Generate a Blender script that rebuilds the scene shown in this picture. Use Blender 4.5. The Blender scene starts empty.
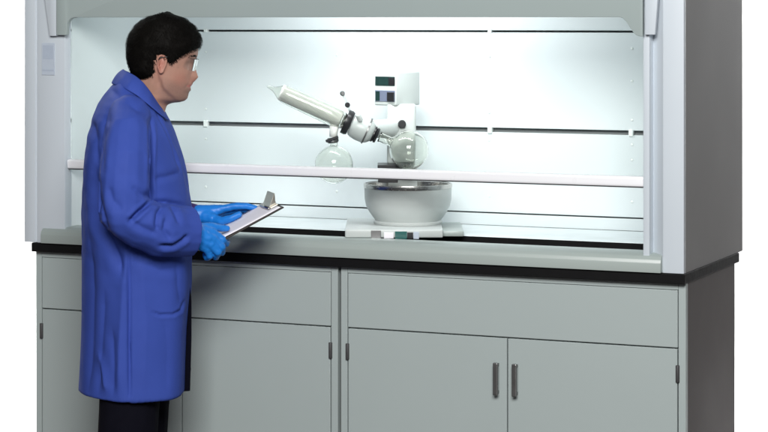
import bpy, bmesh, math, random
import numpy as np
from mathutils import Vector, Matrix, noise
random.seed(7); np.random.seed(7)
C = bpy.context.scene.collection
PI = math.pi
# ------------------------------------------------------------------ camera
A = math.atan(.4374); SA, CA = math.sin(A), math.cos(A)
F, HY = 2154.0, 20.0
CAM = Vector((1.617, -5.753, 1.607))
cd = bpy.data.cameras.new('camera'); cam = bpy.data.objects.new('camera', cd); C.objects.link(cam)
cam.location = CAM; cam.rotation_euler = (PI/2, 0, A)
cd.sensor_width = 36; cd.lens = F/768*36; cd.shift_y = -(216-HY)/768
cd.clip_start = .1; cd.clip_end = 100
sc = bpy.context.scene; sc.camera = cam
# ------------------------------------------------------------------ world + lamps
w = bpy.data.worlds.new('World'); sc.world = w; w.use_nodes = True
w.node_tree.nodes['Background'].inputs[0].default_value = (.80, .90, 1, 1)
w.node_tree.nodes['Background'].inputs[1].default_value = .085
def lamp(name, loc, target, power, sx, sy, col):
    d = bpy.data.lights.new(name, 'AREA'); d.shape = 'RECTANGLE'; d.size = sx; d.size_y = sy
    d.energy = power; d.color = col
    o = bpy.data.objects.new(name, d); C.objects.link(o); o.location = loc
    o.rotation_euler = (Vector(target)-Vector(loc)).to_track_quat('-Z', 'Y').to_euler()
    return o
lamp('key_softbox', (1.0, -4.7, 3.3), (-1.1, 0, .75), 360, 2.3, 1.6, (1, .985, .965))
lamp('backdrop_lamp', (-1.9, 1.02, 3.2), (-1.9, 1.72, .7), 820, 4.2, .25, (1, 1, 1))
lamp('hood_tube', (-1.02, .075, 1.725), (-1.02, .60, 1.47), 8.4, .75, .07, (.97, .985, 1))
sc.view_settings.view_transform = 'Standard'; sc.view_settings.look = 'None'
sc.view_settings.exposure = 0; sc.view_settings.gamma = 1
sc.render.engine = 'CYCLES'
sc.cycles.max_bounces = 12; sc.cycles.transmission_bounces = 12; sc.cycles.transparent_max_bounces = 12
sc.cycles.use_denoising = True
# ------------------------------------------------------------------ materials
def mat(name, col, rough=.5, metal=0, spec=.5, var=.04, vscale=9, bump=0, bscale=120, sheen=0, trans=0, ior=1.45, col2=None, stretch=None, coat=0):
    m = bpy.data.materials.new(name); m.use_nodes = True
    nt = m.node_tree; b = nt.nodes['Principled BSDF']
    b.inputs['Roughness'].default_value = rough; b.inputs['Metallic'].default_value = metal
    b.inputs['Specular IOR Level'].default_value = spec; b.inputs['IOR'].default_value = ior
    b.inputs['Sheen Weight'].default_value = sheen; b.inputs['Transmission Weight'].default_value = trans
    b.inputs['Coat Weight'].default_value = coat
    tc = nt.nodes.new('ShaderNodeTexCoord'); mp = nt.nodes.new('ShaderNodeMapping')
    nt.links.new(tc.outputs['Object'], mp.inputs[0])
    if stretch: mp.inputs['Scale'].default_value = stretch
    n = nt.nodes.new('ShaderNodeTexNoise'); n.inputs['Scale'].default_value = vscale; n.inputs['Detail'].default_value = 4
    nt.links.new(mp.outputs[0], n.inputs['Vector'])
    r = nt.nodes.new('ShaderNodeMix'); r.data_type = 'RGBA'
    a = [c*(1-var) for c in col]; z = [min(1, c*(1+var)) for c in (col2 or col)]
    r.inputs[6].default_value = (*a, 1); r.inputs[7].default_value = (*z, 1)
    nt.links.new(n.outputs['Fac'], r.inputs[0]); nt.links.new(r.outputs[2], b.inputs['Base Color'])
    if not trans and rough > .15:
        mr = nt.nodes.new('ShaderNodeMapRange'); mr.inputs[3].default_value = max(.05, rough-.10); mr.inputs[4].default_value = min(1, rough+.10)
        n3 = nt.nodes.new('ShaderNodeTexNoise'); n3.inputs['Scale'].default_value = vscale*2.3; n3.inputs['Detail'].default_value = 6
        nt.links.new(mp.outputs[0], n3.inputs['Vector']); nt.links.new(n3.outputs['Fac'], mr.inputs[0]); nt.links.new(mr.outputs[0], b.inputs['Roughness'])
    if bump:
        n2 = nt.nodes.new('ShaderNodeTexNoise'); n2.inputs['Scale'].default_value = bscale; n2.inputs['Detail'].default_value = 3
        nt.links.new(mp.outputs[0], n2.inputs['Vector'])
        bp = nt.nodes.new('ShaderNodeBump'); bp.inputs['Strength'].default_value = bump; bp.inputs['Distance'].default_value = .003
        nt.links.new(n2.outputs['Fac'], bp.inputs['Height']); nt.links.new(bp.outputs[0], b.inputs['Normal'])
    return m
M = {}
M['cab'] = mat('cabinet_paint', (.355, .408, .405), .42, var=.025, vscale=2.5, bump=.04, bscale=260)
M['cab_side_shaded'] = mat('cabinet_side_shaded', (.115, .107, .105), .6, spec=.25, var=.03, vscale=2)  # cabinet paint darkened, so the side's shade is in the colour
M['gap'] = mat('dark_gap', (.05, .055, .055), .8)
M['plenum'] = mat('plenum_paint', (.30, .32, .33), .7)
M['post'] = mat('hood_paint', (.55, .605, .655), .4, var=.02, vscale=3, bump=.04, bscale=260)
M['header'] = mat('header_paint', (.33, .39, .385), .42, var=.03, vscale=3, bump=.04, bscale=260)
M['side'] = mat('side_paint_shaded', (.245, .245, .245), .6, spec=.25, var=.03, vscale=2)  # shade of the hood's side faces is put into this darker grey
M['liner'] = mat('white_liner', (.62, .672, .683), .5, var=.015, vscale=2)
M['sill'] = mat('sill_enamel', (.33, .38, .365), .35, var=.05, vscale=3, stretch=(.3, 3, 3))
M['worktop'] = mat('work_surface', (.66, .72, .73), .22, var=.03, vscale=3)
M['black'] = mat('black_epoxy', (.006, .006, .0065), .55, spec=.14, var=.2, vscale=30)
M['blackplastic'] = mat('black_plastic', (.012, .012, .014), .35, var=.2)
M['sash'] = mat('sash_rail_enamel', (.82, .83, .86), .3, var=.02)
M['steel'] = mat('brushed_steel', (.50, .49, .47), .25, metal=1, var=.08, vscale=40)
M['pull'] = mat('pewter_pull', (.20, .20, .20), .38, metal=.85, var=.1, vscale=30)
M['hinge'] = mat('dark_hinge', (.05, .05, .052), .6, metal=0, var=.15, vscale=60)
M['spacer'] = mat('white_plastic', (.78, .82, .80), .4)
M['equip'] = mat('equipment_shell', (.47, .505, .495), .35, var=.03, vscale=8)
M['bath'] = mat('bath_shell', (.49, .525, .515), .33, var=.04, vscale=7)
M['display'] = mat('display_window', (.012, .03, .028), .12, var=.5, vscale=60)
M['keypad'] = mat('keypad_blue', (.12, .14, .20), .4, var=.1)
M['teal'] = mat('teal_window', (.03, .12, .11), .2, var=.2)
M['plate'] = mat('notice_grey', (.46, .52, .60), .5, var=.06, vscale=60)
M['plate2'] = mat('notice_print', (.40, .46, .55), .6, var=.05, vscale=90)
M['paper'] = mat('paper', (.84, .82, .87), .7, var=.02)
M['board'] = mat('clipboard_board', (.025, .018, .016), .55, var=.2, vscale=40)
M['clip'] = mat('clip_metal', (.50, .48, .42), .3, metal=.9, var=.1)
M['coat'] = mat('coat_cloth', (.036, .068, .315), .70, spec=.13, var=.12, vscale=9, bump=.16, bscale=520, sheen=0)
M['opening_shade'] = mat('coat_opening_shade', (.004, .004, .009), .9, spec=.05)  # near-black colour stands in for the shade inside the coat opening
M['cuff'] = mat('purple_cuff', (.045, .022, .13), .7)
M['trouser'] = mat('dark_trousers', (.004, .004, .008), .9, spec=.08, var=.2, vscale=20, bump=.1, bscale=300)
M['skin'] = mat('skin', (.325, .19, .142), .5, spec=.35, var=.10, vscale=30, col2=(.39, .21, .16), bump=.08, bscale=380)
M['lips'] = mat('lips', (.40, .14, .115), .42, var=.05)
M['hair'] = mat('black_hair', (.005, .0045, .004), .6, spec=.06, var=.3, vscale=80)
M['glove'] = mat('nitrile_glove', (.010, .165, .55), .42, spec=.4, var=.07, vscale=30, bump=.10, bscale=160)
M['eye'] = mat('eye_white', (.42, .38, .35), .2)
M['iris'] = mat('eye_iris', (.03, .018, .012), .2)
M['shoe'] = mat('black_leather', (.01, .01, .01), .35)
M['backdrop'] = mat('white_paper_sweep', (.88, .88, .88), .9, spec=.1, var=.005)
M['floor'] = mat('dark_floor', (.055, .04, .035), .6, var=.3, vscale=5)
M['fixture'] = mat('fixture_enamel', (.7, .7, .7), .4)
M['glass'] = mat('lab_glass', (.96, .975, .94), .05, trans=1, ior=1.38, var=.01)
M['coil'] = mat('milky_coil', (.90, .91, .88), .25, var=.05)
def pane_material(name, tint):
    m = bpy.data.materials.new(name); m.use_nodes = True; nt = m.node_tree
    nt.nodes.remove(nt.nodes['Principled BSDF']); out = nt.nodes['Material Output']
    t = nt.nodes.new('ShaderNodeBsdfTransparent'); t.inputs[0].default_value = (*tint, 1)
    g = nt.nodes.new('ShaderNodeBsdfGlossy'); g.inputs['Roughness'].default_value = .03
    f = nt.nodes.new('ShaderNodeFresnel'); f.inputs[0].default_value = 1.3
    x = nt.nodes.new('ShaderNodeMixShader')
    nt.links.new(f.outputs[0], x.inputs[0]); nt.links.new(t.outputs[0], x.inputs[1]); nt.links.new(g.outputs[0], x.inputs[2])
    nt.links.new(x.outputs[0], out.inputs[0]); return m
M['pane'] = pane_material('sash_pane', (.985, .995, .99))
M['lens'] = pane_material('clear_lens', (.93, .95, .96))
# ------------------------------------------------------------------ mesh helpers
ROOT = {}
def link(name, me, m, parent=None, smooth=False, auto=None):
    """link mesh (already in the parent's local frame)"""
    me.name = name
    for mm in (m if isinstance(m, (list, tuple)) else [m]): me.materials.append(mm)
    o = bpy.data.objects.new(name, me); C.objects.link(o)
    if parent: o.parent = parent
    if smooth:
        for p in me.polygons: p.use_smooth = True
    if auto is not None:
        me.set_sharp_from_angle(angle=math.radians(auto))
    return o
class MB:
    def __init__(s): s.bm = bmesh.new()
    def _new(s, vs, fs):
        v = [s.bm.verts.new(p) for p in vs]
        for f in fs:
            try: s.bm.faces.new([v[i] for i in f])
            except ValueError: pass
        return v
    def merge(s, other):
        me = bpy.data.meshes.new('t'); other.to_mesh(me); other.free(); s.bm.from_mesh(me); bpy.data.meshes.remove(me)
    def box(s, lo, hi, bev=0, seg=2, mtx=None):
        b = bmesh.new(); bmesh.ops.create_cube(b, size=1)
        for v in b.verts:
            for i in range(3): v.co[i] = lo[i] + (v.co[i]+.5)*(hi[i]-lo[i])
        if bev: bmesh.ops.bevel(b, geom=b.edges[:], offset=bev, segments=seg, affect='EDGES', profile=.5)
        if mtx is not None: bmesh.ops.transform(b, matrix=mtx, verts=b.verts[:])
        s.merge(b); return s
    def prism(s, poly, axis, a, b_, bev=0):
        """poly: 2-D outline extruded along axis (0 x,1 y,2 z)"""
        b = bmesh.new(); n = len(poly)
        def P(p, t):
            q = [0, 0, 0]; k = [i for i in range(3) if i != axis]; q[k[0]], q[k[1]] = p; q[axis] = t; return q
        v0 = [b.verts.new(P(p, a)) for p in poly]; v1 = [b.verts.new(P(p, b_)) for p in poly]
        b.faces.new(v0[::-1]); b.faces.new(v1)
        for i in range(n): b.faces.new([v0[i], v0[(i+1) % n], v1[(i+1) % n], v1[i]])
        bmesh.ops.recalc_face_normals(b, faces=b.faces[:])
        if bev: bmesh.ops.bevel(b, geom=b.edges[:], offset=bev, segments=2, affect='EDGES', profile=.5)
        s.merge(b); return s
    def lathe(s, prof, o=(0, 0, 0), axis=(0, 0, 1), n=48, cap=True):
        """prof: [(distance along axis, radius)]"""
        ax = Vector(axis).normalized(); u = ax.orthogonal().normalized(); v = ax.cross(u); o = Vector(o)
        rings = []
        for t, r in prof:
            rings.append([s.bm.verts.new(o+ax*t+u*(r*math.cos(2*PI*i/n))+v*(r*math.sin(2*PI*i/n))) for i in range(n)] if r > 1e-6 else [s.bm.verts.new(o+ax*t)])
        for a, b in zip(rings, rings[1:]):
            for i in range(n):
                j = (i+1) % n
                f = [a[i % len(a)], a[j % len(a)], b[j % len(b)], b[i % len(b)]]
                f = list(dict.fromkeys(f))
                if len(f) > 2: s.bm.faces.new(f)
        if cap:
            if len(rings[0]) > 1: s.bm.faces.new(rings[0][::-1])
            if len(rings[-1]) > 1: s.bm.faces.new(rings[-1])
        return s
    def cyl(s, a, b, r, r2=None, n=20):
        a, b = Vector(a), Vector(b)
        return s.lathe([(0, r), ((b-a).length, r if r2 is None else r2)], a, b-a, n)
    def tube(s, pts, r, n=10):
        pts = [Vector(p) for p in pts]; rings = []; u = None
        for i, p in enumerate(pts):
            t = (pts[min(i+1, len(pts)-1)]-pts[max(i-1, 0)]).normalized()
            u = (u - t*u.dot(t)).normalized() if u is not None else t.orthogonal().normalized()
            v = t.cross(u); rr = r[i] if isinstance(r, (list, tuple)) else r
            rings.append([s.bm.verts.new(p+u*(rr*math.cos(2*PI*k/n))+v*(rr*math.sin(2*PI*k/n))) for k in range(n)])
        for a, b in zip(rings, rings[1:]):
            for k in range(n): s.bm.faces.new([a[k], a[(k+1) % n], b[(k+1) % n], b[k]])
        s.bm.faces.new(rings[0][::-1]); s.bm.faces.new(rings[-1]); return s
    def capsule(s, a, b, ra, rb, n=14):
        """tapered capsule between two joints"""
        b_ = bmesh.new(); a, b = Vector(a), Vector(b)
        for c, r in ((a, ra), (b, rb)):
            for i in range(1, 8):
                ph = PI*i/8
                for k in range(n): b_.verts.new(c+Vector((math.sin(ph)*math.cos(2*PI*k/n), math.sin(ph)*math.sin(2*PI*k/n), math.cos(ph)))*r)
            b_.verts.new(c+Vector((0, 0, r))); b_.verts.new(c-Vector((0, 0, r)))
        g = bmesh.ops.convex_hull(b_, input=b_.verts[:])
        bmesh.ops.delete(b_, geom=[v for v in b_.verts if not v.link_faces], context='VERTS')
        s.merge(b_); return s
    def chain(s, pts, rs):
        for i in range(len(pts)-1): s.capsule(pts[i], pts[i+1], rs[i], rs[i+1])
        return s
    def rings(s, rs, close=True, cap=True):
        R = [[s.bm.verts.new(p) for p in r] for r in rs]; n = len(R[0])
        for a, b in zip(R, R[1:]):
            for k in range(n if close else n-1): s.bm.faces.new([a[k], a[(k+1) % n], b[(k+1) % n], b[k]])
        if cap and close: s.bm.faces.new(R[0][::-1]); s.bm.faces.new(R[-1])
        return s
    def mesh(s, off=(0, 0, 0), recalc=True):
        if recalc: bmesh.ops.recalc_face_normals(s.bm, faces=s.bm.faces[:])
        o = Vector(off)
        if o.length: bmesh.ops.translate(s.bm, vec=-o, verts=s.bm.verts[:])
        me = bpy.data.meshes.new('m'); s.bm.to_mesh(me); s.bm.free(); return me
    def part(s, name, m, parent=None, smooth=False, auto=None):
        off = ROOT.get(parent.name, (0, 0, 0)) if parent else (0, 0, 0)
        o = link(name, s.mesh(off), m, parent, smooth or auto is not None, auto)
        if parent: ROOT[o.name] = off
        return o
def remesh(me, voxel, smooth_it=2, fac=.5):
    t = bpy.data.objects.new('tmp', me); C.objects.link(t)
    r = t.modifiers.new('r', 'REMESH'); r.mode = 'VOXEL'; r.voxel_size = voxel
    if smooth_it:
        q = t.modifiers.new('s', 'SMOOTH'); q.iterations = smooth_it; q.factor = fac
    dg = bpy.context.evaluated_depsgraph_get(); dg.update()
    out = bpy.data.meshes.new_from_object(t.evaluated_get(dg)); bpy.data.objects.remove(t); bpy.data.meshes.remove(me)
    return out
def thing(name, label, cat, loc=(0, 0, 0), rz=0, group=None, local=False):
    o = bpy.data.objects.new(name, None); C.objects.link(o); o.location = loc; o.rotation_euler = (0, 0, rz)
    o['label'] = label; o['category'] = cat
    if group: o['group'] = group
    ROOT[o.name] = (0, 0, 0) if local else loc
    return o
def structure(o, kind='structure'): o['kind'] = kind; return o

# ================================================================== studio setting
structure(MB().box((-7, -7.5, -.05), (4, 3.2, 0)).part('floor', M['floor']))
prof = [(.95, .012), (1.2, .012)] + [(1.2+.55*math.sin(t), .012+.55*(1-math.cos(t))) for t in np.linspace(0, PI/2, 14)[1:]] + [(1.75, 3.0)]
outl = prof + [(y+.004 if i > 1 else y, z-.004 if i < len(prof)-3 else z) for i, (y, z) in list(enumerate(prof))[::-1]]
bk = MB()
R_ = [[(x, y, z) for x in (-5.2, .55)] for y, z in prof]
bk.rings(R_, close=False, cap=False)
bd = bk.part('backdrop', M['backdrop'], smooth=True); structure(bd)
sm = bd.modifiers.new('thickness', 'SOLIDIFY'); sm.thickness = .004

# ================================================================== fume hood
HL = (-2.134, 0, .909)
hood = thing('fume_hood', 'wide light grey fume hood with raised sash and bright white interior on black countertop', 'fume hood', HL)
ZB, ZT = .909, 2.35
post = MB().prism([(0, 0), (-.059, 0), (-.0965, .034), (-.098, 0), (-.116, 0), (-.116, .06), (-.02, .06), (-.02, .02), (0, .02)], 2, ZB, ZT, .0018).part('corner_post', M['post'], hood, auto=30)
post2 = MB().prism([(-2.134, 0), (-2.095, 0), (-2.0925, .006), (-2.0885, .006), (-2.086, 0), (-1.985, 0), (-1.985, .04), (-2.113, .04), (-2.113, .02), (-2.134, .02)], 2, ZB, ZT, .0018).part('corner_post', M['post'], hood, auto=30)
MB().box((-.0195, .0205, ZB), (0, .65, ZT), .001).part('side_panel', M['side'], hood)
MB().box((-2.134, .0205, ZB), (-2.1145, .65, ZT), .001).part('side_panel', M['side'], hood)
MB().box((-2.112, .625, ZB), (-.021, .648, ZT-.03)).part('back_panel', M['plenum'], hood)
MB().box((-2.133, .003, ZT+.001), (-.001, .649, ZT+.02), .003).part('top_panel', M['side'], hood)
# header with its rounded inner corners
hp = [(-2.003, 1.56), (-1.966, 1.56), (-1.964, 1.594), (-1.959, 1.604), (-1.949, 1.612), (-1.935, 1.615), (-.178, 1.615), (-.168, 1.612), (-.158, 1.602), (-.138, 1.572), (-.130, 1.565), (-.120, 1.562), (-.111, 1.562), (-.111, 2.3), (-2.003, 2.3)]
MB().prism(hp, 1, -.022, -.004, .002).part('header_panel', M['header'], hood, auto=30)
MB().prism([(-.106, 1.566), (-.077, 1.566), (-.068, 1.68), (-.068, 2.3), (-.106, 2.3)], 1, -.018, -.001, .003).part('header_bracket', M['post'], hood, auto=30)
MB().prism([(-2.006, 1.557), (-2.030, 1.557), (-2.05, 1.68), (-2.05, 2.3), (-2.006, 2.3)], 1, -.018, -.001, .003).part('header_bracket', M['post'], hood, auto=30)
# interior
MB().box((-1.995, .041, .93), (-1.988, .638, 2.2)).part('liner_panel', M['liner'], hood)
MB().box((-.113, .061, .93), (-.106, .638, 2.2)).part('liner_panel', M['liner'], hood)
MB().box((-1.987, .03, 2.12), (-.115, .638, 2.127)).part('ceiling_panel', M['liner'], hood)
XL, XR = -1.9865, -.1145
def baffle(z0, z1, y0=.60, y1=.60):
    return MB().prism([(y0, z0), (y1, z1), (y1+.005, z1), (y0+.005, z0)], 0, XL, XR, .0012).part('baffle_panel', M['liner'], hood)
b0 = baffle(.9605, .9975); b1 = baffle(1.0018, 1.254); b2 = baffle(1.268, 1.568); b3 = baffle(1.5745, 2.115, .60, .47)
for x in (-1.811, -1.30, -.797, -.335):
    if x != -1.30:
        MB().box((x-.007, .594, 1.250), (x+.007, .612, 1.272), .002).part('slot_spacer', M['spacer'], hood)
for x in (-1.811, -.797): MB().box((x-.006, .595, 1.5665), (x+.006, .611, 1.5775), .001).part('slot_spacer', M['spacer'], hood)
for x, zs in ((-1.811, (1.05, 1.21, 1.31, 1.50)), (-1.329, (1.05, 1.21, 1.493)), (-.80, (1.052, 1.228, 1.315, 1.40, 1.49)), (-.332, (1.05, 1.10, 1.178, 1.225, 1.30, 1.42, 1.52))):
    for z in zs: MB().lathe([(0, .0042), (.0009, .0036), (.0013, .001)], (x, .5995, z), (0, -1, 0), 12).part('screw', M['spacer'], hood, smooth=True)
MB().box((XL, .27, .93), (XR, .5995, .960), .002).part('work_surface', M['worktop'], hood)
MB().box((XL, .0815, .93), (-1.9, .2695, .9598), .001).part('work_surface', M['worktop'], hood)
MB().box((-1.8995, .0815, .925), (XR, .2695, .937)).box((-1.8995, .2645, .9372), (XR, .2692, .9585)).part('drain_channel', M['black'], hood)
MB().prism([(-.014, .9095), (-.014, .936), (-.011, .946), (-.003, .954), (.010, .959), (.030, .9612), (.081, .9615), (.081, .9095)], 0, -2.065, -.062, .0015).part('airfoil_sill', M['sill'], hood, auto=35)
# sash
sash = MB().prism([(.0135, 1.1435), (.0115, 1.146), (.0105, 1.150), (.0095, 1.166), (.0115, 1.1705), (.0145, 1.172), (.038, 1.172), (.040, 1.168), (.040, 1.144), (.034, 1.1425)], 0, -1.983, -.1175, .0012).part('sash', M['sash'], hood, auto=40)
MB().box((-1.981, .0145, 1.1405), (-.119, .036, 1.1423)).part('seal_strip', M['hinge'], sash)
MB().box((-1.98, .026, 1.1725), (-.1185, .031, 2.05)).part('pane', M['pane'], sash)
MB().box((-1.30, .10, 2.03), (-.56, .25, 2.11), .006).part('light_fixture', M['fixture'], hood)
# notice plate on the left post
np_ = MB().box((-2.068, -.0028, 1.435), (-2.022, -.0003, 1.535), .0005).part('notice_plate', M['plate'], hood)
MB().box((-2.064, -.0034, 1.485), (-2.026, -.0029, 1.528)).part('notice_print', M['plate2'], np_)
MB().box((-2.066, -.0034, 1.447), (-2.024, -.0029, 1.452)).part('notice_print', M['plate2'], np_)

# ================================================================== countertop
ct = MB().box((-2.106, -.004, .8802), (.003, .60, .9085), .0025).part('countertop', M['black'])
ct['label'] = 'long black epoxy countertop slab between the grey cabinets and the fume hood'; ct['category'] = 'countertop'

# ================================================================== base cabinets
W = 1.047
def cabinet(label):
    r = thing('base_cabinet', label, 'cabinet', (0, 0, 0), 0, 'grey steel cabinets under the countertop', local=True)
    t = .018; Y0 = .02; YB = .556; zt = .8796
    body = MB().box((0, Y0+.0215, .1), (t, YB, zt), .001).box((W-t, Y0+.0215, .1), (W, YB, zt), .001).box((t, YB-.01, .1), (W-t, YB-.001, zt)).box((t, Y0+.03, .1), (W-t, YB-.0105, .118)).box((t, Y0+.03, zt-.02), (W-t, YB-.0105, zt-.001)).box((.01, Y0+.07, .001), (W-.01, YB-.02, .0995))
    body.part('carcass', M['cab_side_shaded'], r)
    MB().box((t+.0005, Y0+.023, .1185), (W-t-.0005, Y0+.028, zt-.0205)).part('shadow_board', M['gap'], r)
    fr = MB().box((0, Y0, .1), (.021, Y0+.021, zt), .0012).box((W-.021, Y0, .1), (W, Y0+.021, zt), .0012).box((.0215, Y0, .862), (W-.0215, Y0+.021, zt), .0012)
    fr.part('face_frame', M['cab'], r)
    MB().box((.0232, Y0-.0005, .7020), (W-.0232, Y0+.021, .8607), .0018).part('false_drawer_front', M['cab'], r)
    for s in (0, 1):
        x0, x1 = ((.0242, W/2-.0017), (W/2+.0017, W-.0242))[s]
        d = MB().box((x0, Y0-.001, .105), (x1, Y0+.021, .6985), .0018).part('door', M['cab'], r)
        hx = (x1-.0268, x0+.0268)[s]
        h = MB().box((hx-.0072, Y0-.026, .537), (hx+.0072, Y0-.016, .630), .0025)
        for z in (.545, .623): h.box((hx-.004, Y0-.0165, z-.004), (hx+.004, Y0-.0012, z+.004), .001)
        h.part('handle', M['pull'], d)
        ex = (.0226, W-.0226)[s]
        for z in (.607, .262):
            hg = MB()
            hg.lathe([(0, .0048), (.001, .0055), (.046, .0055), (.047, .0048)], (ex, Y0-.003, z), (0, 0, 1), 14)
            hg.part('hinge', M['hinge'], d, auto=40)
    return r
def copy_tree(o, parent=None):
    c = o.copy(); C.objects.link(c)
    if parent: c.parent = parent
    for ch in list(o.children): copy_tree(ch, c)
    return c
cabR = cabinet('grey two-door steel cabinet right of the centre joint, both bar handles in plain view')
cabL = copy_tree(cabR); cabR.location = (-1.047, 0, 0); cabL.location = (-2.104, 0, 0)
cabL['label'] = 'grey two-door steel cabinet behind the man in the blue coat, left of the centre joint'

# ================================================================== rotary evaporator (own frame: x to the right, y away, z up)
D0 = 6.58
LR = (408-384)/F*D0
RL = CAM + Vector((-SA, CA, 0))*D0 + Vector((CA, SA, 0))*LR; RL.z = .961
rot = thing('rotary_evaporator', 'white rotary evaporator with slanted glass condenser, round flasks and grey heating bath inside fume hood', 'rotary evaporator', RL, A, local=True)
def Rp(px, py, d=0):
    return Vector(((px-384)/F*(D0+d)-LR, d, CAM.z+(HY-py)/F*(D0+d)-RL.z))
U = D0/F
def rbox(px0, px1, py0, py1, d0, d1, bev=.003):
    p, q = Rp(px0, py1, d0), Rp(px1, py0, d0); return MB().box((p.x, d0, p.z), (q.x, d1, q.z), bev)
lo, hi = Rp(345, 240, -.2), Rp(443, 229.6, -.2)
base = MB().box((lo.x, -.2, .0008), (hi.x, .17, hi.z), .004, 3).part('base', M['equip'], rot, auto=40)
q = Rp(464, 231, -.17)
MB().box((hi.x+.0005, -.16, .0006), (q.x, .12, .017), .003).part('side_tray', M['sill'], rot, auto=40)
rbox(371, 381, 230.5, 239, -.2035, -.1995, .0008).part('switch', M['pull'], base)
rbox(395, 407, 231.5, 239, -.2030, -.1995, .0006).part('display_window', M['teal'], base)
rbox(407.3, 413, 232.5, 239, -.2040, -.1995, .001).part('knob', M['blackplastic'], base)
rbox(413.4, 419, 232, 239, -.2030, -.1995, .0006).part('key_strip', M['plate'], base)
rbox(384, 393.5, 232.3, 238.4, -.2022, -.1995, .0004).part('label_plate', M['paper'], base)
# heating bath
zr = 1.1076-RL.z
bo = [(hi.z+.0008, .090), (hi.z+.004, .098), (hi.z+.012, .1015), (hi.z+.024, .110), (hi.z+.038, .120), (hi.z+.055, .1285), (hi.z+.075, .1325), (zr-.012, .1335), (zr-.003, .1345), (zr, .1335), (zr+.0005, .131)]
bath = MB().lathe(bo[:-3] + [(zr-.011, .1336), (zr-.0105, .1335), (zr-.0105, .129)] if 0 else bo + [(zr-.004, .1295), (zr-.012, .1292)], n=72, cap=False).part('heating_bath', M['bath'], rot, auto=50)
MB().lathe([(zr-.011, .1288), (zr-.0005, .1275), (zr-.002, .125), (zr-.03, .123), (zr-.075, .118), (zr-.09, .10), (zr-.092, 0)], n=72, cap=False).part('basin', M['steel'], bath, auto=50)
MB().lathe([(0, .104), (.006, .105), (.010, .102)], (0, 0, hi.z+.0005), n=64).part('foot_ring', M['equip'], bath, auto=40)
MB().lathe([(zr-.0125, .1338), (zr-.012, .1349), (zr-.002, .1355), (zr+.001, .1345), (zr+.0012, .1300), (zr-.003, .1290)], n=72, cap=False).part('rim_band', M['steel'], bath, auto=50)
# column and carriage
MB().box((-.06, .10, hi.z+.0006), (.03, .165, 1.10-RL.z+.06), .004).part('lift_column', M['equip'], rot, auto=40)
p, q = Rp(387, 164, .04), Rp(416, 104, .04)
MB().box((p.x, .03, p.z), (q.x, .165, q.z), .008, 3).part('carriage', M['equip'], rot, auto=40)
p, q = Rp(377.5, 168.3, -.01), Rp(406, 164.6, -.01); q2 = Rp(411, 168.3, -.01)
MB().box((p.x, -.03, p.z), (q.x, .09, q.z-.0005), .0015).box((q.x+.0003, -.02, p.z-.001), (q2.x, .06, p.z+.005), .001).part('carriage_plate', M['blackplastic'], rot)
p, q = Rp(378, 182.5, -.02), Rp(398, 179, -.02)
MB().box((p.x, -.03, p.z), (q.x, .03, q.z), .0015).part('bath_grip', M['blackplastic'], rot)
MB().lathe([(0, .0125), (.010, .0125), (.013, .010)], Rp(402, 124, .0295), (0, -1, 0), 24).part('adjusting_knob', M['blackplastic'], rot, auto=40)
# control head, turned to the left
c0, c1 = Rp(396, 106, .02), Rp(396, 72, .02)
hm = Matrix.Translation((c0.x, .02, 0)) @ Matrix.Rotation(-math.radians(40), 4, 'Z')
head = MB().box((-.088, 0, c0.z), (0, .118, c1.z), .005, 3, hm).part('control_head', M['equip'], rot, auto=40)
def facebit(x0, x1, t0, t1, m, name, dep=.002):
    H = c1.z-c0.z
    MB().box((-.088*x1, -dep, c1.z-H*t1), (-.088*x0, .001, c1.z-H*t0), .0006, 2, hm).part(name, m, head)
facebit(.05, .93, .14, .41, M['display'], 'display_window')
facebit(.05, .32, .17, .39, M['blackplastic'], 'display_window', .0026)
facebit(.05, .93, .55, .88, M['keypad'], 'key_panel')
facebit(.06, .34, .60, .86, M['blackplastic'], 'dial', .008)
facebit(.72, .91, .58, .86, M['display'], 'display_window', .003)
# drive, condenser, flask on one slanted axis
a0, a1 = Rp(268, 86.5, -.06), Rp(410, 150.5, -.06); ax = (a1-a0).normalized(); Lx = (a1-a0).length
def along(px): return (Rp(px, 0, -.06).x-a0.x)/ax.x
def prof_px(l): return [(along(p), r*U) for p, r in l]
MB().lathe(prof_px([(351, 9), (352, 11), (355, 12.3), (360, 13), (366, 12.8), (369.5, 11.4), (373, 7.8)]), a0, ax, 40).part('drive_unit', M['equip'], rot, auto=50)
MB().lathe(prof_px([(344.8, 9), (344.8, 12.3), (348.6, 12.6), (350.8, 11.4), (350.8, 8)]), a0, ax, 40).part('clamp_ring', M['blackplastic'], rot, auto=40)
MB().lathe(prof_px([(372.2, 6), (372.2, 7.8), (374.2, 8.2), (375.0, 6.5), (376, 8), (377.6, 7.2), (377.6, 5)]), a0, ax, 32).part('clamp_ring', M['blackplastic'], rot, auto=40)
MB().lathe(prof_px([(366.2, 12.9), (366.2, 13.6), (367.6, 13.6), (367.6, 12.6)]), a0, ax, 40).part('seam_ring', M['pull'], rot, auto=40)
MB().lathe([(-.012, .0085), (.006, .0085), (.009, .006)], Rp(359, 117, -.10), (-.35, -.5, .8), 20).part('vacuum_port', M['equip'], rot, auto=40)
MB().cyl(a0+ax*along(364), Rp(392, 128, .05), .026, .03, 28).part('drive_arm', M['equip'], rot, auto=40)
def hollow(prof, th):
    return prof + [(t, max(r-th, .0004)) for t, r in prof[::-1]]
cond = prof_px([(267.5, 1.6), (271, 2.0), (274, 2.6), (277, 4.6), (280, 7.2), (284, 8.8), (290, 9.4), (310, 10), (330, 10.4), (338, 10.2), (342, 8.5), (345, 7)])
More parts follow.
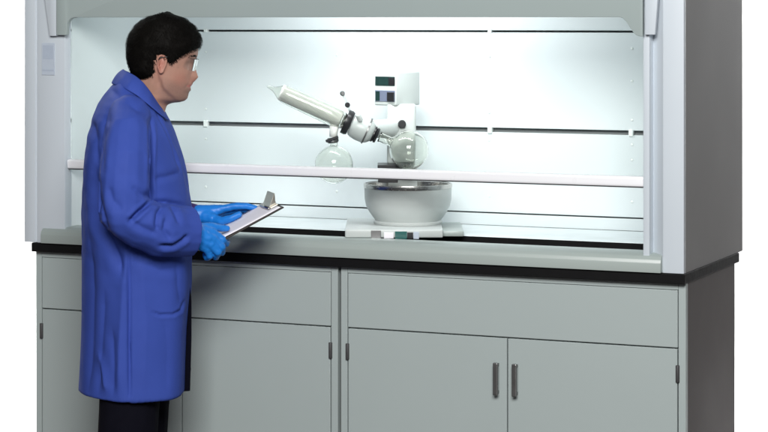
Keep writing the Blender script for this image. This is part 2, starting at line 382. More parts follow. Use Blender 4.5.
co = MB().lathe(hollow(cond, .0022), a0, ax, 40, cap=False).part('condenser', M['glass'], rot, smooth=True)
ux = ax.orthogonal().normalized(); vx = ax.cross(ux)
h0, h1 = along(281), along(341); N = 1300
MB().tube([a0+ax*(h0+(h1-h0)*i/N)+ux*(.0230*math.cos(i*2*PI*66/N))+vx*(.0230*math.sin(i*2*PI*66/N)) for i in range(N+1)], .0021, 6).part('cooling_coil', M['coil'], co, smooth=True)
MB().tube([a0+ax*(h0+(h1-h0)*i/10) for i in range(11)], .0045, 12).part('inner_tube', M['coil'], co, smooth=True)
# stopcock rod
rod = [Rp(350, 112, -.07), Rp(347.5, 105, -.07), Rp(345, 99, -.07), Rp(342.5, 93.5, -.07)]
st = MB().tube(rod, .0028, 10).part('stopcock', M['glass'], rot, smooth=True)
MB().lathe([(-.007, .006), (0, .0085), (.007, .006)], Rp(347.5, 105, -.078), (.3, -1, .2), 18).part('valve_knob', M['blackplastic'], st, auto=60)
MB().lathe([(-.006, .006), (0, .008), (.006, .006)], Rp(342.5, 93.5, -.072), (.3, -1, .2), 18).part('valve_knob', M['pull'], st, auto=60)
def flask(name, c, r, nd, nl, rn, n=48):
    """round flask: sphere and neck along nd, hollow wall"""
    c = Vector(c); nd = Vector(nd).normalized(); pr = []
    t1 = math.acos(rn*1.15/r) if rn < r else 0
    for i in range(26):
        ph = -PI/2 + (PI/2+t1)*i/25; pr.append((r*math.sin(ph), r*math.cos(ph)))
    pr[0] = (-r, 0); e = pr[-1][0]
    pr += [(e+.006, rn), (e+nl, rn), (e+nl+.002, rn+.002), (e+nl+.006, rn+.002)]
    inner = [(t*(r-.002)/r if t < e else t, max(0, q-.002)) for t, q in pr[::-1]]
    return MB().lathe(pr+inner, c, nd, n, cap=False).part(name, M['glass'], rot, smooth=True)
fc = Rp(409, 150, -.06)
flask('evaporating_flask', fc, 19.5*U, -ax, .035, .014)
rc = Rp(334, 164.5, -.06)
flask('receiving_flask', rc, 19*U, (0, 0, 1), .018, .011)
jn = MB().lathe([(0, .014), (.004, .018), (.012, .018), (.016, .014)], Rp(333, 143, -.06), (-.1, 0, 1), 24).part('joint_clamp', M['pull'], rot, auto=40)
MB().box((-.02, -.006, -.004), (.02, .006, .004), .001, 2, Matrix.Translation(Rp(332, 139, -.078)) @ Matrix.Rotation(math.radians(-20), 4, 'Y')).part('clamp_screw', M['blackplastic'], jn)
MB().tube([Rp(334.5, 124, -.06), Rp(333.8, 131, -.06), Rp(333.3, 137, -.06)], [.015, .013, .012], 20).part('adapter_joint', M['coil'], rot, smooth=True)

# ================================================================== person
DM = 6.2
LM = (135-384)/F*DM
PL = CAM + Vector((-SA, CA, 0))*DM + Vector((CA, SA, 0))*LM; PL.z = 0
man = thing('person', 'man with short black hair in blue lab coat, clear glasses and gloves reading a clipboard', 'person', PL, A, local=True)
PU = DM/F
def P(px, py, wd=0):
    return Vector(((px-384)/F*(DM+wd)-LM, wd, CAM.z+(HY-py)/F*(DM+wd)))
def to_px(v):
    d = DM+v.y; return 384+(v.x+LM)/d*F, HY-(v.z-CAM.z)/d*F
def superring(xb, xf, hw, z, n=72, e=2.3, egg=0):
    out = []
    xc, rx = (xb+xf)/2, (xf-xb)/2
    for i in range(n):
        t = 2*PI*i/n; c, s = math.cos(t), math.sin(t)
        x = math.copysign(abs(c)**(2/e), c); y = math.copysign(abs(s)**(2/e), s)
        out.append(Vector((xc+rx*x, hw*y*(1-egg*max(0, c)**2), z)))
    return out
# ---- head rings
TAU = math.radians(13); ct_, st_ = math.cos(TAU), math.sin(TAU); HC = P(163, 58)
def hf(px, py):   # image outline -> head frame (forward, up), metres
    vx, vy = (px-163)*PU, -(py-58)*PU
    return vx*ct_-vy*st_, vx*st_+vy*ct_
def unhf(f, u, y): return Vector((HC.x+f*ct_+u*st_, y, HC.z-f*st_+u*ct_))
front = [hf(*q) for q in [(172, 19.5), (181, 23), (189, 29), (194.5, 37), (197.8, 45), (198.3, 50), (198, 54), (197, 57.5), (194.8, 61), (193.4, 64), (192.8, 68), (192.4, 73), (192, 79), (192.3, 82), (192.8, 84.2), (191.5, 86.2), (190.2, 87.3), (191.2, 88.7), (190.9, 90.4), (188.6, 92.6), (188.4, 95), (187.6, 98.2), (184.5, 101), (179, 102.3)]]
front.append((-5*PU, 40.4*PU))
front = sorted(front, key=lambda q: -q[1])
back = sorted([(-6.5*PU, 40.3*PU), (-9.5*PU, 38.6*PU)]+[hf(*q) for q in [(158, 20.5), (148, 23), (139, 28), (133, 35), (130.5, 43), (130, 52), (131, 62), (134, 70), (136, 76), (134, 84), (131, 92), (128, 100)]], key=lambda q: -q[1])
fu = [q[1] for q in front][::-1]; ff = [q[0] for q in front][::-1]
bu = [q[1] for q in back][::-1]; bf = [q[0] for q in back][::-1]
u_chin = fu[0]; u_top = max(fu[-1], bu[-1])
hwu = [u*PU for u in (-75, -56, -46, -41, -36, -28, -18, -8, 2, 12, 22, 30, 36, 38.2, 41)]
hwv = [u*PU for u in (21, 20, 19.5, 19, 19.4, 21.5, 23.4, 24.6, 26, 26.5, 25.2, 22, 15.5, 10.5, 3)]
bq = sorted([(-5*PU, 40.4*PU)]+[hf(*q) for q in [(172, 19.5), (181, 23), (189, 29), (194.5, 37), (197.3, 45), (197.5, 50), (196.6, 55), (195, 61), (193.4, 68), (192, 75), (190.8, 82), (189.6, 88), (188.6, 93), (187.4, 97.5), (184.3, 100.8), (179, 102.3)]], key=lambda q: q[1])
qu = [q[1] for q in bq]; qf = [q[0] for q in bq]
def face_detail(u): return float(np.interp(u, fu, ff))-float(np.interp(u, qu, qf)) if u > u_chin else 0
def face_x(u):
    if u >= u_chin: return float(np.interp(u, qu, qf))
    t = min(1, (u_chin-u)/(7*PU))
    th0 = ff[0]; th1 = hf(167, 104)[0]
    lower = th1 + (u_chin-7*PU-u)*(-.05) if t >= 1 else th1
    return th0+(lower-th0)*(math.sin(t*PI/2)**.8) if t < 1 else lower
eye_f, eye_u = hf(188.5, 63.5); nose_u0 = hf(194, 62)[1]; tip_u = hf(197, 76.8)[1]; base_u = hf(193, 81)[1]
lip_u = hf(192, 86.5)[1]
rings = []
top = u_top
us = list(np.linspace(-78*PU, u_chin, 26)) + list(np.linspace(u_chin, top-.001, 120))[1:]
for u in us:
    xf = face_x(u); xb = float(np.interp(u, bu, bf)); hw = float(np.interp(u, hwu, hwv))
    if u > top-.012: hw *= 1
    ring = []; n = 96
    for i in range(n):
        t = 2*PI*i/n; c, s = math.cos(t), math.sin(t); e = 2.25
        xx = math.copysign(abs(c)**(2/e), c); yy = math.copysign(abs(s)**(2/e), s)
        lowf = max(0, min(1, (.0-u)/(.09)))
        egg = (.10+.22*lowf)*max(0, c)**1.5
        x = (xb+xf)/2+(xf-xb)/2*xx; y = hw*yy*(1-egg)
        # under the jaw line the neck is narrower
        uj = float(np.interp(x, [-3*PU, 3*PU, 9*PU, 26*PU, 33*PU], [-6*PU, -17*PU, -27*PU, -37.5*PU, -39*PU]))
        if x > -3*PU: y *= 1-.13*max(0, min(1, (uj-u)/.010))*min(1, (x+3*PU)/(6*PU))
        if c > 0:
            x += face_detail(u)*math.exp(-(y/.021)**2)
            # nose
            if base_u-.004 < u < nose_u0+.004:
                if u > tip_u: k = ((nose_u0+.004-u)/(nose_u0+.004-tip_u)); am = 6.6*PU*k**1.1; sg = .0065+.004*k
                else: k = (u-(base_u-.004))/(tip_u-base_u+.004); am = 6.6*PU*max(0, k)**.6; sg = .0115
                x += am*math.exp(-(y/sg)**2)
            # eye sockets, cheek, mouth corners
            for sgn in (-1, 1):
                dd = ((y-sgn*.031)/.016)**2+((u-eye_u)/.011)**2; x -= .0075*math.exp(-dd)*c
                dd = ((y-sgn*.046)/.016)**2+((u-(eye_u-.032))/.018)**2; x += .004*math.exp(-dd)
            tl = (base_u+.004-u)/.03
            if 0 < tl < 1.15: x -= .0022*math.exp(-((abs(y)-.017-.011*tl)/.0035)**2)*math.sin(PI*min(1, tl/1.15))
            x -= .0022*math.exp(-((u-lip_u)/.0016)**2)*math.exp(-(y/.021)**4)
        ring.append(unhf(x, u, y))
    rings.append(ring)
bb = MB(); bb.rings(rings)
# ears
for sgn in (-1, 1):
    ec = [(164, 55), (167.5, 56), (169, 60), (168.3, 64), (166.5, 68), (165.5, 71.5), (163.3, 72.5), (161.8, 69), (160.8, 64), (160.5, 59), (161.8, 56), (164, 55)]
    pts = []
    for q in ec:
        f_, u_ = hf(*q); v = unhf(f_, u_, sgn*(.0800 - (f_-.006)*.35)); pts.append(v)
    bb.chain(pts, [.0032]*len(pts))
    f_, u_ = hf(165.4, 64); c1_ = unhf(f_-.004, u_+.010, sgn*.0715); c2_ = unhf(f_-.004, u_-.016, sgn*.0715); bb.capsule(c1_, c2_, .0068, .0055)
# trunk, arms, legs under the clothes (one skin)
bb.capsule(P(141, 102), P(135, 130), .045, .085); bb.capsule(P(132, 135, -.07), P(132, 135, .07), .07, .07)
bb.capsule(P(134, 138), P(138, 260), .09, .10); bb.capsule(P(140, 265, -.06), P(140, 265, .06), .10, .10)
for sg in (-1, 1):
    bb.chain([P(136, 272, sg*.09), Vector((P(136, 272).x+.0, sg*.10, .50)), Vector((P(134, 272).x, sg*.10, .07)), Vector((P(134, 272).x+.13, sg*.11, .035))], [.085, .055, .04, .03])
SLN = [(129, 116, -.135, .060), (127, 135, -.192, .067), (125, 160, -.232, .0705), (123, 188, -.252, .0705), (122, 211, -.258, .068)]
SLF = [(122, 212, -.258, .068), (140, 222, -.240, .070), (160, 229.5, -.205, .0735), (177, 231.5, -.166, .072), (196, 231.5, -.130, .070)]
FAR = [(146, 118, .14, .055), (152, 165, .20, .06), (156, 211, .20, .055), (178, 214, .15, .045), (203, 215, .09, .031)]
bb.chain([P(*q[:3]) for q in SLN+SLF], [.04, .04, .038, .036, .036, .036, .034, .030, .026, .023])
bb.chain([P(*q[:3]) for q in FAR], [.045, .042, .04, .030, .018])
bm_ = remesh(bb.mesh(), .0032, 1, .4)
body = link('body', bm_, [M['skin'], M['lips']], man, True)
for p in bm_.polygons:
    v = p.center-HC; f_ = v.x*ct_-v.z*st_; u_ = v.x*st_+v.z*ct_
    if abs(u_-lip_u) < .0062*(1-(v.y/.026)**2) and f_ > .06: p.material_index = 1
# skin tones: beard shadow of a shaved jaw, redder nose, cheeks and ears
at = bm_.color_attributes.new('tone', 'FLOAT_COLOR', 'POINT')
buf = []
for v_ in bm_.vertices:
    v = v_.co-HC; f_ = v.x*ct_-v.z*st_; u_ = v.x*st_+v.z*ct_
    beard = max(0, min(1, (-.048-u_)/.020))*max(0, min(1, (f_-.012)/.03))*(1 if u_ > -.125 else 0)
    red = .55*math.exp(-((f_-.108)/.016)**2-((u_+.050)/.014)**2)+.35*math.exp(-((f_-.065)/.020)**2-((u_+.045)/.02)**2)+.8*math.exp(-((f_-.006)/.012)**2-((u_+.015)/.03)**2)
    buf += [beard, min(1, red), 0, 1]
at.data.foreach_set('color', buf)
nt = M['skin'].node_tree; bs = nt.nodes['Principled BSDF']; src = bs.inputs['Base Color'].links[0].from_socket
an = nt.nodes.new('ShaderNodeAttribute'); an.attribute_name = 'tone'; sp = nt.nodes.new('ShaderNodeSeparateColor'); nt.links.new(an.outputs['Color'], sp.inputs[0])
sn = nt.nodes.new('ShaderNodeTexNoise'); sn.inputs['Scale'].default_value = 420; mm_ = nt.nodes.new('ShaderNodeMath'); mm_.operation = 'MULTIPLY'
nt.links.new(sn.outputs['Fac'], mm_.inputs[0]); nt.links.new(sp.outputs[0], mm_.inputs[1])
for fac, colr in ((mm_.outputs[0], (.16, .105, .09, 1)), (sp.outputs[1], (.40, .150, .115, 1))):
    mx = nt.nodes.new('ShaderNodeMix'); mx.data_type = 'RGBA'; nt.links.new(fac, mx.inputs[0]); nt.links.new(src, mx.inputs[6]); mx.inputs[7].default_value = colr; src = mx.outputs[2]
nt.links.new(src, bs.inputs['Base Color'])
# ---- eyes and brows
for sgn in (-1, 1):
    c = unhf(eye_f-.0098, eye_u-.001, sgn*.030)
    e = MB().lathe([(.0115*math.sin(t), .0115*math.cos(t)) for t in np.linspace(-PI/2, PI/2, 14)], c, unhf(1, -.5, sgn*.1)-unhf(0, 0, 0), 20, cap=False).part('eye', M['eye'], man, smooth=True)
    MB().lathe([(.0117*math.cos(t), .0117*math.sin(t)) for t in np.linspace(.5, 0, 5)], c, unhf(1, -.5, sgn*.1)-unhf(0, 0, 0), 16, cap=False).part('iris', M['iris'], e, smooth=True)
# ---- hair
HPOLY = [(201, 47), (196, 49.5), (190, 52.5), (184, 56), (179, 59.5), (175, 62.5), (171, 63.5), (168.5, 60), (166, 55.5), (160, 55), (158.5, 62), (157, 74), (150, 77), (138, 79.5), (115, 79.5), (112, 0), (212, 0), (210, 47)]
def inpoly(x, y):
    c = False; n = len(HPOLY)
    for i in range(n):
        x1, y1 = HPOLY[i]; x2, y2 = HPOLY[i-1]
        if (y1 > y) != (y2 > y) and x < (x2-x1)*(y-y1)/(y2-y1)+x1: c = not c
    return c
def edge_d(x, y):
    b = 1e9
    for i in range(14):
        x1, y1 = HPOLY[i]; x2, y2 = HPOLY[i+1]; dx, dy = x2-x1, y2-y1
        t = max(0, min(1, ((x-x1)*dx+(y-y1)*dy)/(dx*dx+dy*dy))); b = min(b, math.hypot(x-x1-t*dx, y-y1-t*dy))
    return b
hb = bmesh.new(); grid = []; cen = unhf(-.005, .012, 0)
tufts = []
for ri, ring in enumerate(rings):
    row = []
    for v in ring:
        f_ = (v-HC).x*ct_-(v-HC).z*st_; u_ = (v-HC).x*st_+(v-HC).z*ct_
        px, py = 163+(v.x-HC.x)/PU, 58-(v.z-HC.z)/PU
        if ri < 22 or not inpoly(px, py): row.append(None); continue
        d = edge_d(px, py); nrm = (v-cen).normalized()
        th = (.0025+.0145*min(1, d/9))*(1+.20*noise.noise(v*42)+.07*noise.noise(v*90))
        if px < 150: th *= .55+.45*max(0, (px-132)/18)
        row.append(hb.verts.new(v+nrm*th)); _ = tufts.append((v+nrm*th, nrm, d)) if ri < len(rings)-3 else None
    grid.append(row)
for a, b in zip(grid, grid[1:]):
    n = len(a)
    for k in range(n):
        q = [a[k], a[(k+1) % n], b[(k+1) % n], b[k]]
        if all(q): hb.faces.new(q)
tv = [x for x in grid[-1] if x]
if len(tv) > 2: hb.faces.new(tv)
rng = random.Random(3)
crown = unhf(-.035, .115, 0)
for _ in range(7500):
    v, nrm, d = rng.choice(tufts)
    t = (v-crown).normalized()*1.0 + Vector((rng.uniform(-1, 1), rng.uniform(-1, 1), rng.uniform(-1, 1)))*.55; t = (t-nrm*t.dot(nrm)).normalized()
    sd = nrm.cross(t); s_ = sd*rng.uniform(.00035, .0009); L = rng.uniform(.009, .022)*(.35+.65*min(1, d/8)); h = rng.uniform(.0004, .0036); bend = sd*rng.uniform(-.004, .004)
    j = sd*rng.uniform(-.003, .003)+t*rng.uniform(-.004, .004)
    P_ = [v+j-nrm*.002, v+j+nrm*h+t*L*.4+bend*.5, v+j+nrm*(h-.001)+t*L*.75+bend, v+j-nrm*(.0022+L*.06)+t*L+bend*1.3]
    ql = [hb.verts.new(p-s_*k) for p, k in zip(P_[:3], (1, .9, .6))]; qr = [hb.verts.new(p+s_*k) for p, k in zip(P_[:3], (1, .9, .6))]; tip = hb.verts.new(P_[3])
    hb.faces.new([ql[0], qr[0], qr[1], ql[1]]); hb.faces.new([ql[1], qr[1], qr[2], ql[2]]); hb.faces.new([ql[2], qr[2], tip])
# brows
for sgn in (-1, 1):
    for i in range(70):
        t = rng.random(); f_, u_ = hf(196.4-4.8*t*t, 56.6-.9*math.sin(t*PI)); v = unhf(f_+.0012-.004*t, u_+rng.uniform(-.0028, .0028), sgn*(.012+.034*t))
        s = Vector((0, 0, .0007)); e = v+Vector((-.003, sgn*.006, rng.uniform(-.001, .002)))
        q = [hb.verts.new(x) for x in (v-s, v+s, e)]; hb.faces.new(q)
hm_ = bpy.data.meshes.new('hair'); hb.to_mesh(hm_); hb.free()
link('hair', hm_, M['hair'], man, True)
# ---- glasses
gl = bmesh.new(); rows = []
for j in range(9):
    u = eye_u+.017-.034*j/8; row = []
    for i in range(25):
        y = -.070+.140*i/24; f_ = eye_f+.0255-13.5*y*y-.6*(max(0, abs(y)-.058)); 
        if j in (0, 8) and abs(y) > .055: pass
        cut = 0 if j < 6 else max(0, .012-abs(y))*1.2
        row.append(gl.verts.new(unhf(f_, u+cut, y)))
    rows.append(row)
for a, b in zip(rows, rows[1:]):
    for k in range(24): gl.faces.new([a[k], a[k+1], b[k+1], b[k]])
gm = bpy.data.meshes.new('glasses'); gl.to_mesh(gm); gl.free()
gls = link('glasses', gm, M['lens'], man, True)
for sgn in (-1, 1):
    p0 = unhf(eye_f-.040, eye_u+.014, sgn*.0705); f_, u_ = hf(164, 57)
    MB().tube([p0, (p0+unhf(f_, u_, sgn*.0795))/2+Vector((0, sgn*.004, 0)), unhf(f_, u_, sgn*.0795), unhf(f_-.012, u_-.012, sgn*.0775)], .0015, 8).part('temple_arm', M['hinge'], gls, smooth=True)
    MB().tube([unhf(eye_f+.0257-13.5*y*y, eye_u+.0172, y) for y in np.linspace(0, sgn*.0695, 9)], .0011, 6).part('brow_bar', M['lens'], gls, smooth=True)
# ---- lab coat: trunk, skirt and sleeves as one skin
ST = [(74, 122, 131, .045), (80, 118, 140, .075), (88, 110, 147, .105), (96, 104.5, 153, .135), (104, 99.5, 159, .158), (112, 96, 164.5, .175), (120, 92.5, 168.5, .185), (135, 88.5, 175, .19), (152, 85.5, 181, .188), (170, 84, 186, .185), (188, 83, 189, .183), (205, 82.5, 191, .182), (230, 82, 191.5, .182), (260, 82, 190.5, .183), (285, 82, 190, .184), (305, 81.8, 188.2, .185), (330, 81.3, 186.3, .186), (355, 80.4, 185.5, .188), (375, 79.3, 185, .190), (391, 78.3, 184.6, .192)]
py_ = [s[0] for s in ST]
rr = []
for y in np.concatenate([np.linspace(74, 120, 24), np.linspace(122, 391, 90)]):
    xb, xf, hw = (float(np.interp(y, py_, [s[k] for s in ST])) for k in (1, 2, 3))
    z = P(0, y).z; e = 2.15 + .5*min(1, max(0, (y-230)/80))
    k = min(1, max(0, (y-215)/60)); n_ = 96; X0, X1 = P(xb, y).x, P(xf, y).x
    xc_ = (X0+X1)/2*(1-k)+P(133, y).x*k; ring = []
    for i in range(n_):
        t = 2*PI*i/n_; c, s_ = math.cos(t), math.sin(t)
        ee = (2.15+1.5*k) if c > 0 else (2.0-.42*k)
        x = math.copysign(abs(c)**(2/ee), c); yy = math.copysign(abs(s_)**(2/ee), s_)
        hw_ = hw*(1-(.16*k*max(0, x)))
        ring.append(Vector((xc_+(X1-xc_ if c > 0 else xc_-X0)*x, hw_*yy, z)))
    rr.append(ring)
cb = MB(); cb.rings(rr)
cb.chain([P(*q[:3]) for q in SLN], [q[3] for q in SLN])
sl = MB().chain([P(*q[:3]) for q in SLF], [q[3] for q in SLF])
ca_, cb_ = P(*SLF[-2][:3]), P(*SLF[-1][:3]); cn = (cb_-ca_).normalized()
cpt = P(191.5, 231, -.14)
def cut(mb, pt, nn):
    for src in (0,):
        bmesh.ops.bisect_plane(mb.bm, geom=mb.bm.verts[:]+mb.bm.edges[:]+mb.bm.faces[:], plane_co=pt, plane_no=nn, clear_outer=True)
        bmesh.ops.holes_fill(mb.bm, edges=[e for e in mb.bm.edges if e.is_boundary])
cut(sl, cpt, cn); cb.merge(sl.bm)
cb.chain([P(*q[:3]) for q in FAR[:4]], [q[3] for q in FAR[:4]])
cm = remesh(cb.mesh(), .0046, 3, .5)
# folds: creases drawn as lines on the near side, ridges beside them, and soft wandering wrinkles
FOLD = [  # polyline (px), depth m, half width px
    ([(95, 168), (97, 200), (106, 232), (119, 258), (122, 275)], .013, 4.5),
    ([(92, 120), (96, 140), (97, 168)], .008, 4),
    ([(109, 112), (103, 140), (101, 170)], .007, 3.5),
    ([(156, 179), (166, 177), (180, 173)], .006, 3),
    ([(160, 107), (170, 130), (180, 152), (187, 175), (190, 195)], .013, 1.5),
    ([(157, 112), (165, 128), (174, 148), (181, 170)], .012, 1.4),
    ([(163, 205), (158, 213), (156.5, 224), (158, 230)], .009, 2.2),
    ([(171, 205), (176, 214), (180, 224)], .008, 2.3),
    ([(166, 218), (164, 230), (170, 239)], .006, 2.5),
    ([(160, 246), (172, 246), (183, 241), (188, 236)], .014, 2.0),
    ([(129, 219), (142, 228), (158, 235)], .006, 3.5),
    ([(151, 203), (166, 202), (184, 206)], .008, 2.2),
    ([(132, 186), (140, 194), (150, 197)], .006, 3),
    ([(108, 186), (112, 200), (122, 210)], .006, 4),
    ([(129, 246), (129.5, 300), (129.5, 345), (130, 396)], .010, 1.3),
    ([(126, 250), (123, 300), (120, 350), (119, 395)], -.008, 5),
    ([(104, 290), (101, 340), (98, 392)], .008, 5),
    ([(112, 330), (114, 365), (113, 395)], .006, 4),
    ([(90, 240), (93, 290), (91, 350), (88, 390)], .007, 4),
    ([(97, 352), (103, 375), (106, 391)], -.006, 3),
    ([(152, 312), (160, 315), (172, 314.5), (180, 310), (184, 300)], .0065, 1.3),
    ([(165, 318), (167, 350), (166, 395)], .0035, 6),
    ([(150.5, 120), (151, 150), (150.5, 178), (151, 199)], .021, 1.6),
    ([(130, 221), (138, 213), (150, 202)], .022, 1.9),
    ([(140, 260), (146, 320), (144, 390)], -.004, 7),
    ([(176, 260), (177, 285), (180, 305)], .004, 3),
    ([(146, 262), (160, 270), (176, 268)], .004, 4),
    ([(110, 88), (121, 98), (138, 110), (150, 112)], .004, 3),
]
co_ = np.empty(len(cm.vertices)*3); cm.vertices.foreach_get('co', co_); co_ = co_.reshape(-1, 3)
cm.calc_loop_triangles() if hasattr(cm, 'calc_loop_triangles') else None
nr = np.empty(len(cm.vertices)*3); cm.vertices.foreach_get('normal', nr); nr = nr.reshape(-1, 3)
dd_ = DM+co_[:, 1]; PX = 384+(co_[:, 0]+LM)/dd_*F; PY = HY-(co_[:, 2]-CAM.z)/dd_*F
facing = np.clip((-nr[:, 1]+.15)*2.2, 0, 1)
disp = np.zeros(len(PX))
for line, dep, hwid in FOLD:
    best = np.full(len(PX), 1e9); fade = np.ones(len(PX)); n = len(line)-1
    for i in range(n):
        (x1, y1), (x2, y2) = line[i], line[i+1]; dx, dy = x2-x1, y2-y1
        t = np.clip(((PX-x1)*dx+(PY-y1)*dy)/(dx*dx+dy*dy), 0, 1)
        dist = np.hypot(PX-x1-t*dx, PY-y1-t*dy); g = (i+t)/n
        m_ = dist < best; best[m_] = dist[m_]; fade[m_] = np.minimum(1, np.minimum(g[m_], 1-g[m_])*5+.25)
    disp += 1.25*facing*fade*(-dep*.85*np.exp(-(best/(hwid*.9))**1.35)+dep*.16*np.exp(-((best-hwid*2.2)/(hwid*1.2))**2))
# front skirt panel lies a little proud of the back panel at the side seam
disp += facing*np.clip((PY-240)/30, 0, 1)*.004*np.clip((PX-129)/2, 0, 1)
for i in range(len(PX)):
    v = Vector(co_[i]); lowf = min(1, max(0, (PY[i]-240)/60))
    ka = .0044*noise.noise(Vector((v.x*12, v.y*12, v.z*9)))+.0022*noise.noise(Vector((v.x*26+v.z*14+5, v.y*24, v.z*22)))
    kb = .0038*noise.noise(Vector((v.x*11, v.y*11, v.z*2.2)))+.0008*noise.noise(Vector((v.x*30, v.y*26, v.z*6)))
    k = ka*(1-lowf)+kb*lowf
    disp[i] += k
co_ += nr*disp[:, None]
cm.vertices.foreach_set('co', co_.reshape(-1)); cm.update()
coat = link('lab_coat', cm, M['coat'], man, True)
# collar
ci = [(163, 110, -.012), (158, 103, -.045), (151, 92, -.070), (144, 83, -.078), (137, 77, -.072), (130, 73, -.052), (125, 71, -.02)]
cof = [(171, 122, -.018), (163, 117, -.075), (151, 107, -.108), (139, 97, -.118), (127, 90, -.108), (117, 86, -.07), (112.5, 84.5, -.025)]
def mirror(l): return l + [(a, b, -c) for a, b, c in l[::-1]]
ci, cof = mirror(ci), mirror(cof)
def dense(l, n=60):
    t = np.linspace(0, len(l)-1, n); i = np.arange(len(l)); return [tuple(float(np.interp(q, i, [p[k] for p in l])) for k in range(3)) for q in t]
ci, cof = dense(ci), dense(cof)
cl = MB(); G = []
for a, b in zip(ci, cof):
    pa, pb = P(*a), P(*b); outw = Vector((-.25, math.copysign(1, a[2] if abs(a[2]) > .02 else (a[2]*20 or 1)), .35)); outw.y *= min(1, abs(a[2])/.03); outw.normalize()
    G.append([pa+(pb-pa)*s+outw*(.007*math.sin(PI*min(1, s*.9+.1))+.004) for s in (0, .12, .3, .5, .7, .88, 1)])
for a, b in zip(G, G[1:]):
    va = None
cl.rings(G, close=False, cap=False)
bmesh.ops.remove_doubles(cl.bm, verts=cl.bm.verts[:], dist=1e-5)
col = cl.part('collar', M['coat'], coat, smooth=True)
s1 = col.modifiers.new('t', 'SOLIDIFY'); s1.thickness = .0035; s1.offset = 0
s2 = col.modifiers.new('s', 'SUBSURF'); s2.levels = 1; s2.render_levels = 1
# open front: far panel of the coat, near-black to paint in the shade of the opening
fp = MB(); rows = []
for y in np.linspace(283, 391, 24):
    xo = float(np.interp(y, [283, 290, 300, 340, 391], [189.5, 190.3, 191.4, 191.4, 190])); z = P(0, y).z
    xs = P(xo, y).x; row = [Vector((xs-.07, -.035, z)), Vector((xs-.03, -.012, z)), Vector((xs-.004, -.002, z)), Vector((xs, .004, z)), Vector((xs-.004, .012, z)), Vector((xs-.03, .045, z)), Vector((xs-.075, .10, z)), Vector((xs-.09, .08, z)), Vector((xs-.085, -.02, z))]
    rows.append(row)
fp.rings(rows); fp.part('front_flap', M['opening_shade'], coat, auto=50)
# purple inner cuff of the far sleeve and near cuff band
MB().chain([P(176, 214, .15), P(195, 214.5, .10)], [.043, .030]).part('far_sleeve_cuff', M['cuff'], coat, smooth=True)
# ---- trousers and shoes
tb = MB()
for sg, xo in ((-1, 0), (1, .012)):
    x = P(133, 400).x+xo
    tb.chain([Vector((x+.005, sg*.075, .82)), Vector((x, sg*.085, .52)), Vector((x-.012, sg*.09, .30)), Vector((x-.015, sg*.095, .09))], [.095, .087, .085, .075])
link('trousers', remesh(tb.mesh(), .010, 3), M['trouser'], man, True)
for sg in (-1, 1):
    x = P(133, 400).x
    link('shoe', remesh(MB().chain([Vector((x-.05, sg*.095, .045)), Vector((x+.06, sg*.10, .045)), Vector((x+.16, sg*.11, .032))], [.044, .046, .030]).mesh(), .008, 3), M['shoe'], man, True)
# ---- clipboard points, needed by the hands
Bn, Bf = P(283.5, 206.5, -.08), P(264, 202.5, .12)
An = P(211, 246, -.135)
cx = (An-Bn); cy = (Bf-Bn); cy = cy - cx*(cy.dot(cx)/cx.dot(cx)); cnrm = cx.cross(cy).normalized()
if cnrm.z < 0: cnrm = -cnrm
# ---- gloves
def glove(palm, fingers, name='glove'):
    mb = MB()
    for a, b, ra, rb in palm: mb.capsule(a, b, ra, rb)
    for pts, rs in fingers: mb.chain(pts, rs)
    me = remesh(mb.mesh(), .0024, 2, .45)
    for v in me.vertices:
        v.co += v.normal*(.0011*noise.noise(v.co*75)+.0007*abs(noise.noise(v.co*150)))
    return link(name, me, M['glove'], man, True)
wr = P(186, 232, -.142)
kn = [P(213, 233, -.120), P(213.5, 239, -.132), P(211, 244.5, -.136), P(207, 249, -.132)]
th0 = P(199, 229, -.125)
glove([(wr, P(194, 232, -.138), .040, .031), (P(193, 231, -.137), kn[0], .026, .0145), (P(193, 233, -.14), kn[1], .026, .0140), (P(193, 235, -.14), kn[2], .026, .0135), (P(193, 237, -.138), kn[3], .025, .0125), (P(193, 230, -.132), th0, .024, .0165), (kn[0], kn[3], .013, .0115), (P(197, 233, -.137), P(207, 238, -.138), .026, .017)],
      [([kn[0], P(223, 240, -.118), P(226, 244, -.095), P(227, 242, -.075)], [.0125, .0108, .0095, .0085]),
       ([kn[1], P(222, 247, -.126), P(222, 252.5, -.105), P(219, 251, -.080)], [.0125, .0110, .0098, .0085]),
       ([kn[2], P(218, 252.5, -.130), P(216, 257, -.108), P(212, 255, -.085)], [.0120, .0105, .0095, .0085]),
       ([kn[3], P(210, 256, -.126), P(207, 258, -.108), P(205, 255, -.09)], [.0110, .0095, .0088, .008]),
       ([th0, P(210, 226.5, -.108), P(219, 228, -.095), P(227, 228.5, -.085)], [.0155, .0125, .011, .0090])])
wf = P(199, 215, .095)
kf = [P(222, 209, .090), P(223, 212, .11), P(222, 216, .125), P(220, 219, .135)]
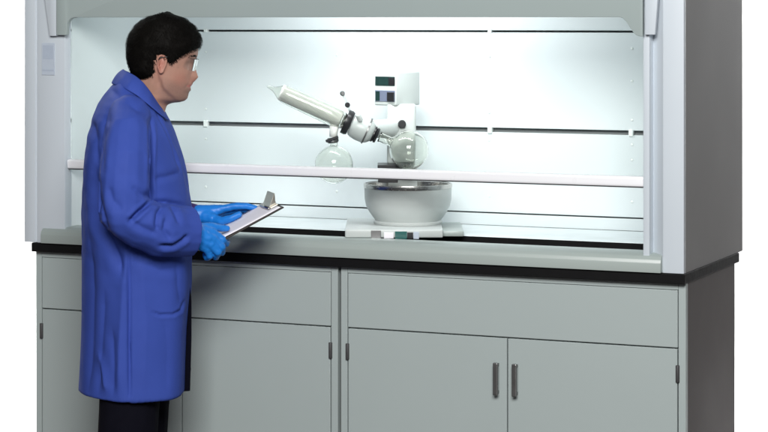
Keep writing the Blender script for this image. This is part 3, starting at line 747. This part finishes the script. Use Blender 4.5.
glove([(wf, P(207, 214, .095), .030, .027), (P(206, 213, .095), kf[0], .024, .013), (P(206, 214, .10), kf[1], .024, .013), (P(206, 215, .105), kf[2], .024, .0125), (P(206, 216, .105), kf[3], .024, .012), (kf[0], kf[3], .012, .011), (P(205, 216, .085), P(213, 219, .07), .022, .017)],
      [([kf[0], P(236, 206.3, .088), P(246, 206, .092), P(255, 208, .095)], [.0120, .0105, .0095, .0085]),
       ([kf[1], P(238, 209, .112), P(248, 209.5, .115), P(256, 211.5, .115)], [.0120, .0105, .0095, .0085]),
       ([kf[2], P(236, 213, .128), P(245, 213.5, .13), P(252, 215, .128)], [.0115, .0100, .0092, .0082]),
       ([kf[3], P(232, 218, .138), P(239, 219, .138), P(245, 219.5, .135)], [.0105, .0095, .0088, .008]),
       ([P(212, 219, .072), P(222, 221, .05), P(231, 218.5, .042), P(239, 214.5, .04)], [.0150, .0122, .0108, .009])])

# ================================================================== clipboard (held, own thing)
RA = Matrix.Rotation(A, 4, 'Z')
clp = thing('clipboard', 'dark clipboard with white paper and a metal clip, held in the two blue gloves', 'clipboard', PL + (RA @ ((An+Bf)/2)), A, local=True)
cc = (An+Bf)/2
ex, ey = cx.normalized(), cy.normalized(); Lc, Wc = cx.length, cy.length
fm = Matrix((( -ex.x, ey.x, cnrm.x, 0), (-ex.y, ey.y, cnrm.y, 0), (-ex.z, ey.z, cnrm.z, 0), (0, 0, 0, 1)))
fm = Matrix.Translation(Bn+cx-cc) @ fm     # x runs from the held end to the clip end, y away, z up from the board
board = MB().box((0, 0, -.0045), (Lc, Wc, 0), .0015, 2, fm).part('board', M['board'], clp)
pp = MB(); pr = []
for i in range(25):
    x = .004+(Lc-.012)*i/24
    pr.append([fm @ Vector((x, y, .0016+.0035*math.sin(i/24*PI)*0+(.004*((1-i/24)**3)))) for y in np.linspace(.005, Wc-.006, 8)])
pp.rings(pr, close=False, cap=False); pap = pp.part('paper', M['paper'], clp, smooth=True)
so = pap.modifiers.new('t', 'SOLIDIFY'); so.thickness = .0008
k = MB().box((Lc-.028, Wc*.22, .0026), (Lc-.004, Wc*.78, .0060), .001, 2, fm)
fl = [(Lc-.030, .006), (Lc-.022, .013), (Lc-.010, .024), (Lc+.002, .036), (Lc+.004, .0355), (Lc-.004, .016), (Lc-.006, .0065)]
k2 = MB().prism([(x, z) for x, z in fl], 1, Wc*.28, Wc*.72, .0008); bmesh.ops.transform(k2.bm, matrix=fm, verts=k2.bm.verts[:]); k.merge(k2.bm)
clipo = k.part('clip', M['clip'], clp)
MB().cyl(fm @ Vector((Lc-.032, Wc*.24, .006)), fm @ Vector((Lc-.032, Wc*.76, .006)), .0042, n=14).part('spring', M['steel'], clipo, smooth=True)
